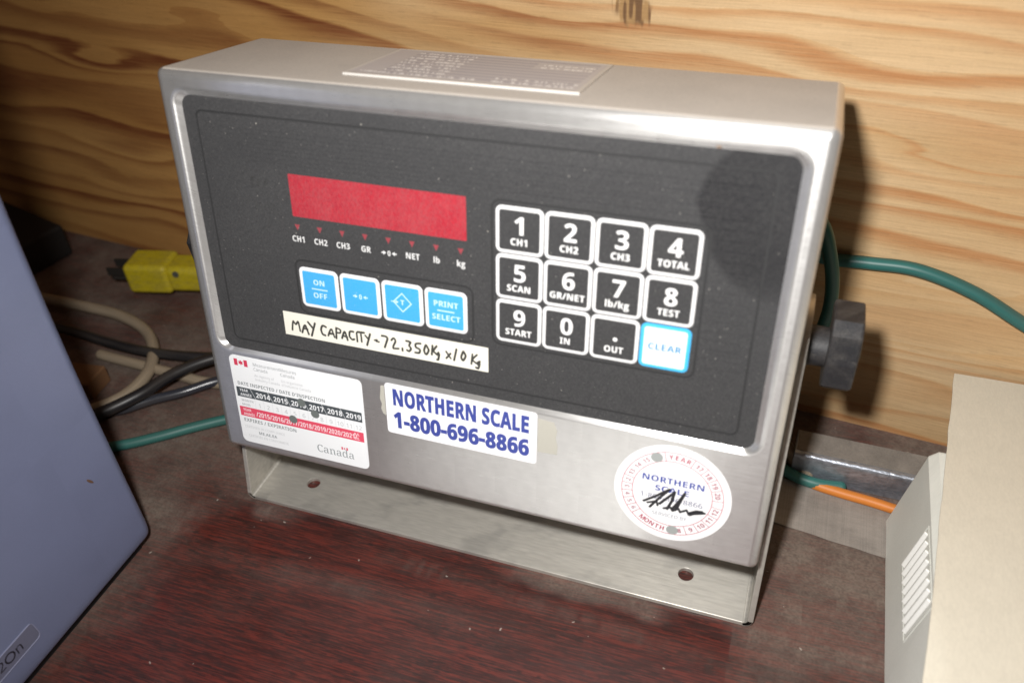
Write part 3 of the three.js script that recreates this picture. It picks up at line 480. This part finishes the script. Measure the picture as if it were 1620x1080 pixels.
// ---- bracket: plate on the table with two arms bent up to the knobs (tabletop millimetres)
{
  const XL = -12.6, XR = 263.2, T = 2.2, R = 4.2, ZFp = 27, ZBp = -45;
  const plate = new THREE.Shape(); plate.moveTo(XL + R, ZBp); plate.lineTo(XR - R, ZBp); plate.lineTo(XR - R, ZFp); plate.lineTo(XL + R, ZFp); plate.closePath();
  for (const [hx, hz] of [[18.7, 8.6], [229, 8.1], [18.7, -36], [229, -36]]) { const h = new THREE.Path(); h.absarc(hx, hz, 3.7, 0, Math.PI * 2, true); plate.holes.push(h); }
  const dimple = new THREE.Path(); dimple.absarc(124, 12, 1.9, 0, Math.PI * 2, true);
  const pg = extr(plate, T, 0.3, 2, 24).rotateX(Math.PI / 2).translate(0, T, 0); // shape y -> world z
  planarUV(pg, (x, y, z) => [(x + 0.3 * y) / 270, (z + 0.5 * y) / 135]);
  const parts = [pg];
  const pivY = 130.6, pivZ = -24.6, RA = 21;
  // side view of an arm: u = height, v = z
  for (const s of [-1, 1]) {
    const xo = s < 0 ? XL : XR;
    // the bend
    const pos = [], nor = [], idx = [], uv = [];
    const NA = 10;
    for (let k = 0; k <= NA; k++) { const a = (k / NA) * Math.PI / 2; for (const [rad, sg] of [[R, 1], [R - T, -1]]) for (const z of [ZFp, ZBp]) { pos.push(xo - s * R + s * rad * Math.sin(a), R - rad * Math.cos(a), z); nor.push(s * sg * Math.sin(a), -sg * Math.cos(a), 0); uv.push((xo + s * a * 3 + 0.2 * rad) / 270, (z + 0.1 * rad) / 135); } }
    for (let k = 0; k < NA; k++) { const a = k * 4, b = a + 4; const q = (i, j, l, m) => s > 0 ? idx.push(i, j, l, i, l, m) : idx.push(i, l, j, i, m, l); q(a, b, b + 1, a + 1); q(a + 2, a + 3, b + 3, b + 2); q(a, a + 2, b + 2, b); q(a + 1, b + 1, b + 3, a + 3); }
    const bend = new THREE.BufferGeometry(); bend.setAttribute('position', new THREE.Float32BufferAttribute(pos, 3)); bend.setAttribute('normal', new THREE.Float32BufferAttribute(nor, 3)); bend.setAttribute('uv', new THREE.Float32BufferAttribute(uv, 2)); bend.setIndex(idx);
    parts.push(turnOut(bend));
    const sh = new THREE.Shape(); sh.moveTo(ZFp, R); sh.lineTo(pivZ + RA * 0.97, pivY + RA * 0.24); sh.absarc(pivZ, pivY, RA, 0.24, Math.PI - 0.12); sh.lineTo(ZBp, R); sh.closePath();
    const ag = extr(sh, T, 0.3, 2, 24).rotateY(-Math.PI / 2); // shape x -> z ; depth -> -x
    ag.translate(s < 0 ? xo + T : xo, 0, 0); planarUV(ag, (x, y, z) => [(z + 0.3 * x) / 135 + 0.3, (y + 0.4 * x) / 270]);
    parts.push(ag);
  }
  part('bracket', mm(join(...parts)), dirtySteel, indicator, 'bent steel bracket with screw holes and smudges');
  // spot-weld mark
}
// ---- knobs at the pivots
const blackPlastic = std({ roughness: 0.55,
  map: colorTex(256, 256, (u, v) => { const k = 1 + 0.25 * nd(u * 120, v * 120), f = clamp(0.03 + 0.16 * nd.fbm(u * 8, v * 8) + 0.1 * nd(u * 200, v * 200)); return mix3([0.015 * k, 0.015 * k, 0.018 * k], [0.26, 0.235, 0.205], f); }, true),
  bumpMap: grayTex(256, 256, (u, v) => 0.5 + 0.5 * nd(u * 220, v * 220), true), bumpScale: 0.00012 });
for (const s of [-1, 1]) {
  const stem = new THREE.LatheGeometry([[0, 0], [9.4, 0], [9.6, 0.6], [9.3, 9.5], [9.3, 11]].map((p) => new THREE.Vector2(...p)), 32).rotateZ(-Math.PI / 2);
  const sh = new THREE.Shape([[-13, -19.5], [5, -19.5], [12, -13.5], [13.2, 0], [12, 14.5], [6, 19.5], [-12, 19.5], [-14.5, 16], [-9, 8], [-9, -8], [-14.5, -16]].map((p) => new THREE.Vector2(-p[0], p[1])));
  const head = extr(sh, 11.5, 1.2, 3).rotateY(Math.PI / 2).translate(9.6, 0, 0); // shape x -> -z
  const dome = new THREE.SphereGeometry(38, 24, 8, 0, Math.PI * 2, 0, 0.42).rotateZ(-Math.PI / 2).scale(1, 1, 0.62).translate(21 - 36.4, 0, 0);
  const g = join(stem, head, dome); g.scale(0.95, 0.88, 0.9);
  if (s < 0) g.rotateZ(Math.PI).rotateX(0.35);
  g.rotateX(s > 0 ? 0.1 : 0);
  g.translate(s > 0 ? 263.4 : -15.5, -90, -40);
  planarUV(g, (x, y, z) => [(x + z) / 40, (y - z * 0.3) / 40]);
  part('knob', boxed(g), blackPlastic, indicator, s > 0 ? 'black plastic knob on the right arm' : 'black plastic knob on the left arm');
}

// ---------------------------------------------------------------- blue-grey machine at the left edge
{
  const t = thing('printer', 'blue-grey plastic office machine cropped by the left edge, with an oblong badge', 'printer');
  const prof = [[-56, 9.2], [-48, 8.8], [-43.5, 9.6], [-42, 13], [-41.4, 25], [-41, 60], [-40, 110], [-37, 170], [-32.5, 230], [-26, 300], [-30, 312], [-60, 318]];
  const c = new THREE.CatmullRomCurve3(prof.map((p) => new THREE.Vector3(p[0], p[1], 0)), false, 'centripetal');
  const NP = 60, rowsZ = [], pos = [], idx = [], uv = [];
  const Zb = 68, Zf = 360, rr0 = 6;
  const zs = []; for (let k = 0; k <= 8; k++) zs.push([Zb + rr0 * (1 - Math.sin(k / 8 * Math.PI / 2)), rr0 * (1 - Math.cos(k / 8 * Math.PI / 2))]);
  // from deep behind the edge, round the corner, along the face
  const cols = [[Zb, 130], [Zb, 40], ...zs.slice().reverse().map(([z, i]) => [Zb + rr0 - (z - Zb) - 0, 0]).slice(0, 0)];
  for (let k = 0; k <= 8; k++) { const a = (k / 8) * Math.PI / 2; cols.push([Zb + rr0 * (1 - Math.cos(a)), rr0 * (1 - Math.sin(a))]); }
  for (let k = 1; k <= 30; k++) cols.push([mix(Zb + rr0, Zf, k / 30), 0]);
  for (const [z, inset] of cols) for (let i = 0; i <= NP; i++) { const p = c.getPoint(i / NP); pos.push(p.x - inset, p.y, z - (inset > 20 ? 0 : 0)); uv.push(z / 100, p.y / 100); }
  for (let k = 0; k + 1 < cols.length; k++) for (let i = 0; i < NP; i++) { const a = k * (NP + 1) + i, b = a + NP + 1; idx.push(a, a + 1, b, a + 1, b + 1, b); }
  const g = new THREE.BufferGeometry(); g.setAttribute('position', new THREE.Float32BufferAttribute(pos, 3)); g.setAttribute('uv', new THREE.Float32BufferAttribute(uv, 2)); g.setIndex(idx); g.computeVertexNormals();
  const np = noiser(81);
  const plastic = new THREE.MeshPhysicalMaterial({ roughness: 0.4, ior: 1.6, map: colorTex(512, 512, (u, v) => { const k = 1 + 0.03 * np(u * 250, v * 250) + 0.06 * np.fbm(u * 5, v * 5); return [0.150 * k, 0.172 * k, 0.275 * k]; }, true), bumpMap: grayTex(512, 512, (u, v) => 0.5 + 0.5 * np(u * 255, v * 255), true), bumpScale: 0.00002 });
  part('front_panel', mm(g), plastic, t);
  // badge, set a hair proud, with a rim
  const surf = (y) => { let best = prof[0][0]; for (let i = 0; i <= 200; i++) { const p = c.getPoint(i / 200); if (Math.abs(p.y - y) < 1.2) best = p.x; } return best; };
  const lean = (g2) => g2.rotateY(Math.PI / 2); // shape x -> -z, shape y -> y, depth -> +x
  const bx0 = -192.5, bx1 = -143, by0 = 24.6, by1 = 35;
  const badgeShape = (o, S) => { const s = new (S ?? THREE.Shape)(); s.moveTo(bx0 - o, by0 - o); s.lineTo(bx1 - 2.5, by0 - o); s.quadraticCurveTo(bx1 + o, by0 - o, bx1 + o, by0 + 2.5); s.lineTo(bx1 - 0.5 + o, by1 - 2 + o * 0.5); s.quadraticCurveTo(bx1 - 0.7, by1 + o, bx1 - 2, by1 + o); s.lineTo(bx0 - o, by1 + o); s.closePath(); return s; };
  const rimS = badgeShape(0.45); rimS.holes.push(badgeShape(0, THREE.Path));
  const slope = Math.atan2(surf(35) - surf(24.6), 10.4);
  const place = (g2) => { lean(g2); const p = g2.attributes.position; for (let i = 0; i < p.count; i++) { const y = p.getY(i); p.setX(i, p.getX(i) + mix(surf(24.6), surf(35), (y - 24.6) / 10.4)); } g2.computeVertexNormals(); return mm(g2); };
  const badgeMap = canvasTex(1024, 210, (q, W, H) => { q.fillStyle = '#66687c'; q.fillRect(0, 0, W, H); q.fillStyle = '#1d1c26'; q.font = '150px sans-serif'; q.textAlign = 'right'; q.fillText('2', W * 0.80 - 168, H * 0.74); q.fillText('n', W * 0.80 + 40, H * 0.74); q.lineWidth = 17; q.strokeStyle = '#1d1c26'; q.beginPath(); q.arc(W * 0.80 - 108, H * 0.74 - 54, 49, 0, 7); q.stroke(); });
  const bg = extr(badgeShape(0), 0.15); planarUV(bg, (x, y) => [(x - bx0) / (bx1 - bx0), (y - by0) / (by1 - by0)]);
  const badge = part('badge', place(bg), std({ map: badgeMap, roughness: 0.45 }), t);
  part('badge_rim', place(extr(rimS, 0.5, 0.15, 2)), std({ color: lin(0.24, 0.25, 0.36), roughness: 0.3 }), badge);
  // dark base under the panel
  part('base', mm(new RoundedBoxGeometry(140, 9.2, 290, 2, 1).translate(-118.5, 4.7, 219)), std({ color: lin(0.008, 0.008, 0.009), roughness: 0.7 }), t);
  part('nick', mm(new THREE.SphereGeometry(0.8, 8, 6).scale(0.15, 3.2, 0.8).rotateX(0.5).translate(surf(69) + 0.1, 69, 88)), std({ color: lin(0.12, 0.06, 0.03), roughness: 0.8 }), t, 'small brown scuff');
}

// ---------------------------------------------------------------- pale plastic box with vents, manila sheet on top
{
  const t = thing('electronics_box', 'pale grey plastic box with a slatted vent, under the manila sheet at the right', 'plastic box');
  const np = noiser(91);
  const mat = std({ roughness: 0.6, map: colorTex(512, 512, (u, v) => { const k = 1 + 0.03 * np(u * 250, v * 250) + 0.07 * np.fbm(u * 5, v * 5); return [0.70 * k, 0.71 * k, 0.66 * k]; }, true), bumpMap: grayTex(512, 512, (u, v) => 0.5 + 0.5 * np(u * 255, v * 255), true), bumpScale: 0.00003 });
  // tapered body: x 322 at the foot, 330.5 at the top, z -57 .. 190
  const b = 2.2, XB = 321.6, XT = 330.6, HB = 55;
  const sh = new THREE.Shape([[XB, 0.3], [XT - 0.6, HB - 4], [XT + 3.2, HB], [520, HB], [530, 0.3]].map((p) => new THREE.Vector2(...p)));
  // opening for the vent is cut as slots through a thin side wall: the side is built of plates round the slots
  const ev = new THREE.ExtrudeGeometry(sh, { depth: 245, bevelEnabled: true, bevelThickness: 2, bevelSize: 1.4, bevelOffset: -1.4, bevelSegments: 4 }).translate(0, 0, -56);
  planarUV(ev, (x, y, z) => [(x + z) / 120, (y - x * 0.5) / 120]);
  part('case', mm(ev), mat, t);
  const sideX = (y) => XB + (XT - 0.6 - XB) * (y - 0.3) / (HB - 4.3);
  // recessed-looking vent: raised frame and eight slats, standing proud of the wall
  const slope = Math.atan2(XT - 0.6 - XB, HB - 4.3);
  const place = (g, y, z) => g.rotateZ(-slope).translate(sideX(y), y, z);
  const y0 = 20.5, y1 = 48.6, z0 = -14.5, z1 = 28.8, ym = (y0 + y1) / 2;
  const bar = (h, w, y, z, d = 0.5) => place(new THREE.BoxGeometry(d, h, w), y, z);
  const vent = part('vent', mm(join(bar(0.5, z1 - z0, y0, (z0 + z1) / 2), bar(0.5, z1 - z0, y1, (z0 + z1) / 2), bar(y1 - y0, 0.5, ym, z0), bar(y1 - y0, 0.5, ym, z1))), mat, t);
  const slatMat = std({ color: lin(0.86, 0.86, 0.83), roughness: 0.5 });
  for (let i = 0; i < 8; i++) { const z = z0 + 3.6 + i * 5.15; part('slat', mm(planarUV(place(new RoundedBoxGeometry(0.9, y1 - y0 - 2.4, 3.2, 2, 0.35).rotateY(0.8), ym, z), (x, y) => [x, y])), slatMat, vent); }
}
{
  const np = noiser(95);
  // sheet: left edge runs from (342.6,-116) to (324,66), the front edge leaves the picture towards the right
  const nx = 30, nz = 60, at = (i, j, lay) => {
    const u = (i / nx) ** 2, z = mix(-116, 68 + 120 * Math.min(1, u * 9), j / nz), x = mix(342.6, 323.9, (z + 116) / 182) * (1 - u) + 545 * u + 0.22 * np(z / 9, 1) * (1 - u);
    const lip = smooth(333, 322, x) * smooth(30, 75, z) * 3.2;
    return [x, 57.6 + 0.5 * np(x / 60, z / 60) - lip - lay * 0.7, z];
  };
  const sheetGrid = (n, m, f, flip) => { const P = [], U = [], I = []; for (let j = 0; j <= m; j++) for (let i = 0; i <= n; i++) { const p = f(i, j); P.push(...p); U.push(p[0] / 200, (p[2] + p[1]) / 200); } for (let j = 0; j < m; j++) for (let i = 0; i < n; i++) { const a = j * (n + 1) + i, b = a + 1, c = a + n + 2, d = a + n + 1; flip ? I.push(a, b, c, a, c, d) : I.push(a, c, b, a, d, c); } const q = new THREE.BufferGeometry(); q.setAttribute('position', new THREE.Float32BufferAttribute(P, 3)); q.setAttribute('uv', new THREE.Float32BufferAttribute(U, 2)); q.setIndex(I); q.computeVertexNormals(); return q; };
  const g = join(sheetGrid(nx, nz, (i, j) => at(i, j, 0)), sheetGrid(nx, nz, (i, j) => at(i, j, 1), true), sheetGrid(1, nz, (i, j) => at(0, j, 1 - i)), sheetGrid(nx, 1, (i, j) => at(i, nz, j)), sheetGrid(nx, 1, (i, j) => at(i, 0, 1 - j)));
  const map = colorTex(1024, 1024, (u, v) => { const k = 1 + 0.035 * np(u * 380, v * 120) + 0.03 * np.fbm(u * 30, v * 30) + 0.02 * np(u * 250, v * 250); return [0.63 * k, 0.585 * k, 0.485 * k]; }, true);
  const m = solo('cardboard_sheet', 'cream manila cardboard sheet lying on the pale plastic box', 'cardboard', mm(g), std({ map, roughness: 0.85 }));
}

// ---------------------------------------------------------------- cables and small things behind
const rubber = (r, g, b, ro = 0.5) => { const n = noiser(Math.round(r * 999 + g * 77)); return std({ roughness: ro, map: colorTex(128, 128, (u, v) => { const k = 1 + 0.12 * n(u * 20, v * 20), f = clamp(0.07 + 0.2 * n.fbm(u * 9, v * 9)); return mix3([r * k, g * k, b * k], [0.2, 0.17, 0.14], f); }, true) }); };
solo('cable', 'teal green cable looping across the plywood to the right of the indicator', 'cable', mm(tube([[470, 48, -108], [420, 68, -112], [365, 93, -118], [340, 105, -121], [312, 112, -124], [290, 111, -126], [268, 110, -127], [246, 118, -124], [238, 138, -116], [248, 152, -108], [262, 145, -102], [270, 126, -100], [273.5, 110, -100], [274, 92, -100], [268, 66, -100], [250, 40, -98], [215, 20, -94], [160, 8, -88]], 3.4, 160)), rubber(0.022, 0.125, 0.115, 0.45));
solo('cable', 'teal green cable lying on the tabletop, leading in behind the bracket', 'cable', mm(tube([[-190, 4, 52], [-150, 4, 38], [-109, 4, 17], [-91, 4, 4], [-74, 4, -10], [-50, 4, -27], [0, 4, -52], [80, 4, -70], [180, 4, -80], [240, 4, -80], [265, 4, -76.5], [275, 4, -71.5], [287, 3.4, -70], [298, 3.2, -71.5]], 3.2, 120)), rubber(0.02, 0.14, 0.125, 0.45));
const black = rubber(0.012, 0.012, 0.015, 0.4);
solo('cable', 'black cable running straight left of the indicator, higher of two', 'cable', mm(tube([[-260, 8, -66], [-205, 8, -63], [-176, 8, -60], [-139, 8, -60], [-99, 8, -67], [-60, 10, -80], [0, 12, -85]], 3.6, 60)), black);
solo('cable', 'black cable slanting over the beige cable towards the blue-grey machine', 'cable', mm(tube([[-175, 6, 30], [-150, 9, 18], [-131, 13, 4], [-117, 15, -14], [-107, 15, -40], [-93, 14, -60], [-60, 10, -88], [-20, 6, -98]], 3.8, 60)), black);
solo('cable', 'shiny dark grey cable below the black ones', 'cable', mm(tube([[-160, 4, 5], [-130, 5, -8], [-115, 6, -21], [-100, 6, -33], [-84, 6, -49], [-50, 5, -70], [0, 5, -100]], 3.2, 60)), rubber(0.03, 0.033, 0.045, 0.25));
const beige = rubber(0.30, 0.24, 0.17, 0.6);
solo('cable', 'beige cable curving in a loop left of the indicator', 'cable', mm(tube([[-300, 7, -92], [-225, 7, -92], [-197, 7, -90], [-166, 7, -80], [-146, 7, -63], [-135, 6, -42], [-136, 5, -20], [-150, 5, 0], [-175, 5, 16]], 4, 80)), beige);
solo('cable', 'beige cable lying flat beneath the black cables', 'cable', mm(tube([[-182, 4, -51.5], [-148, 4, -50], [-117, 4, -48.7], [-91, 4, -47.5], [-50, 4, -60], [0, 4, -110]], 3.6, 50)), beige);
solo('cable', 'short beige cable end showing right of the bracket', 'cable', mm(tube([[180, 6, -112], [225, 6, -108], [252, 7, -102], [265, 7, -93], [273, 5, -83], [280, 2.5, -75.5]], 4, 40)), beige);
solo('cord', 'flat orange cord in front of the metal bar', 'cord', mm(tube([[275, 2.6, -74], [285, 3, -69.6], [298, 3, -67.4], [314, 3, -65.6], [330, 3, -63], [360, 3, -60], [420, 3, -50]], 2.8, 40)), std({ color: lin(0.62, 0.20, 0.03), roughness: 0.5 }));
{
  // silver metal channel along the back of the table, dust on its top
  const np = noiser(101), LEN = 200;
  const sh = new THREE.Shape(); sh.moveTo(-75, 0.4); sh.lineTo(-75, 15.2); sh.quadraticCurveTo(-75, 17.8, -77.8, 17.8); sh.lineTo(-94, 17.8); sh.lineTo(-94, 0.4); sh.closePath();
  const turn = (g) => mm(g.translate(-275, 0, 76).rotateY(-0.03).translate(275, 0, -76));
  const bar = thing('metal_channel', 'silver metal channel with a dusty top along the back of the tabletop', 'metal channel');
  const g = extr(sh, LEN, 0.5, 3, 16).rotateY(Math.PI / 2); { const p = g.attributes.position, n = g.attributes.normal; for (let i = 0; i < p.count; i++) { p.setZ(i, -p.getZ(i)); n.setZ(i, -n.getZ(i)); } }
  g.translate(272, 0, 0); planarUV(g, (x, y, z) => [x / 40, (y - z) / 40]); turnOut(g);
  part('channel', turn(g), std({ metalness: 0.75, roughness: 0.42, map: colorTex(256, 128, (u, v) => { const k = 0.9 + 0.3 * np.fbm(u * 20, v * 20); return [0.40 * k, 0.425 * k, 0.48 * k]; }, true), bumpMap: grayTex(256, 128, (u, v) => 0.5 + 0.5 * np.fbm(u * 12, v * 30), true), bumpScale: 0.0003 }), bar);
  part('dust_layer', turn(planarUV(new THREE.BoxGeometry(LEN - 1, 0.3, 15.6).translate(272 + LEN / 2, 18, -86), (x, y, z) => [x / 60, z / 60])), std({ roughness: 1, map: colorTex(256, 256, (u, v) => { const k = 1 + 0.25 * np.fbm(u * 9, v * 9) + 0.1 * np(u * 120, v * 120); return [0.22 * k, 0.195 * k, 0.17 * k]; }, true) }), bar, 'film of dust on the channel');
  const np2 = noiser(102);
  const tg = [], P = [], I = [], U = []; const nx = 30, nz = 8;
  for (let j = 0; j <= nz; j++) for (let i = 0; i <= nx; i++) { const u = i / nx, v = j / nz; const x = mix(236, 430, u), zf = -39.5 + 0.13 * (x - 262), z = mix(zf + (0.35 * np2(x / 2, 5)) * (j === 0 ? 1 : 0), zf - 33, v); P.push(x, 0.7 + 0.25 * np2(x / 12, z / 12) + 0.4 * Math.max(0, np2(x / 18, z / 4)), z); U.push(x / 100, z / 100); }
  for (let j = 0; j < nz; j++) for (let i = 0; i < nx; i++) { const a = j * (nx + 1) + i; I.push(a, a + 1, a + nx + 2, a, a + nx + 2, a + nx + 1); }
  const sg = new THREE.BufferGeometry(); sg.setAttribute('position', new THREE.Float32BufferAttribute(P, 3)); sg.setAttribute('uv', new THREE.Float32BufferAttribute(U, 2)); sg.setIndex(I); sg.computeVertexNormals();
  solo('duct_tape', 'strip of dusty grey cloth tape stuck along the tabletop at right', 'tape', mm(sg), std({ roughness: 0.75, map: colorTex(1024, 512, (u, v) => { const k = 1 + 0.07 * np2(u * 250, 2) + 0.05 * np2(3, v * 250) + 0.25 * np2.fbm(u * 8, v * 16) + 0.06 * np2(u * 200, v * 200); return [0.265 * k, 0.237 * k, 0.212 * k]; }, true) }));
}
{
  // yellow plug lying by the wall, prongs to the left
  const t = thing('power_plug', 'yellow extension cord plug lying against the plywood left of the indicator', 'plug', [-180, 20.5, -132]);
  const yel = rubber(0.50, 0.40, 0.012, 0.55);
  const body = join(new RoundedBoxGeometry(34, 24, 26, 4, 4).translate(-12, 0, 0), new RoundedBoxGeometry(32, 21, 23, 4, 5).translate(18, -0.5, 0), new THREE.CylinderGeometry(7, 9, 26, 20).rotateZ(-Math.PI / 2).translate(44, -1, 0));
  const tilt = (g) => mm(g.rotateY(0.22));
  part('body', tilt(body), yel, t);
  for (const z of [-6, 6]) part('prong', tilt(new THREE.BoxGeometry(16, 6.4, 1.5).translate(-37, 3, z)), std({ color: lin(0.05, 0.045, 0.04), metalness: 0.6, roughness: 0.6 }), t);
  part('prong', tilt(new THREE.CylinderGeometry(2.3, 2.3, 18, 12).rotateZ(Math.PI / 2).translate(-37, -6, 0)), std({ color: lin(0.05, 0.045, 0.04), metalness: 0.6, roughness: 0.6 }), t);
  part('screw', tilt(new THREE.CylinderGeometry(2.4, 2.4, 1, 16).rotateX(Math.PI / 2).translate(12, 6, 12.2)), std({ color: lin(0.25, 0.27, 0.24), metalness: 0.8, roughness: 0.5 }), t);
  part('cord', mm(tube([[54, -2, -12], [90, -7, -18], [140, -10, -14], [190, -10, -6]], 4.5, 30)), yel, t);
}
{
  const g = new RoundedBoxGeometry(90, 28, 40, 3, 3).rotateY(-0.25).translate(-350, 14, -150);
  solo('black_box', 'black box in the shadow between the blue-grey machine and the plywood', 'box', mm(g), std({ color: lin(0.009, 0.008, 0.008), roughness: 0.7 }));
  const w = new RoundedBoxGeometry(46, 13, 20, 2, 1.2).rotateY(0.12).translate(-182, 6.6, -22);
  solo('wood_block', 'small brown wood block half hidden behind the blue-grey machine', 'wood block', mm(w), std({ color: lin(0.17, 0.085, 0.038), roughness: 0.8 }));
}
// added white sheet, out of view, giving the steel face something bright to mirror
{
  const g = new THREE.BoxGeometry(180, 0.3, 230, 8, 1, 8).translate(0, 0, 105); const p = g.attributes.position; for (let i = 0; i < p.count; i++) p.setY(i, p.getY(i) + 1 + 0.5 * Math.sin(p.getX(i) / 22) * Math.cos(p.getZ(i) / 30));
  g.rotateY(0.308).translate(112, 0.4, 118.5);
  g.computeVertexNormals(); solo('added_paper_sheet', 'added white paper reflector, out of view on the tabletop in front of the indicator', 'paper', mm(g), std({ color: lin(0.90, 0.90, 0.88), roughness: 0.9 }));
}
renderer.render(scene, camera);
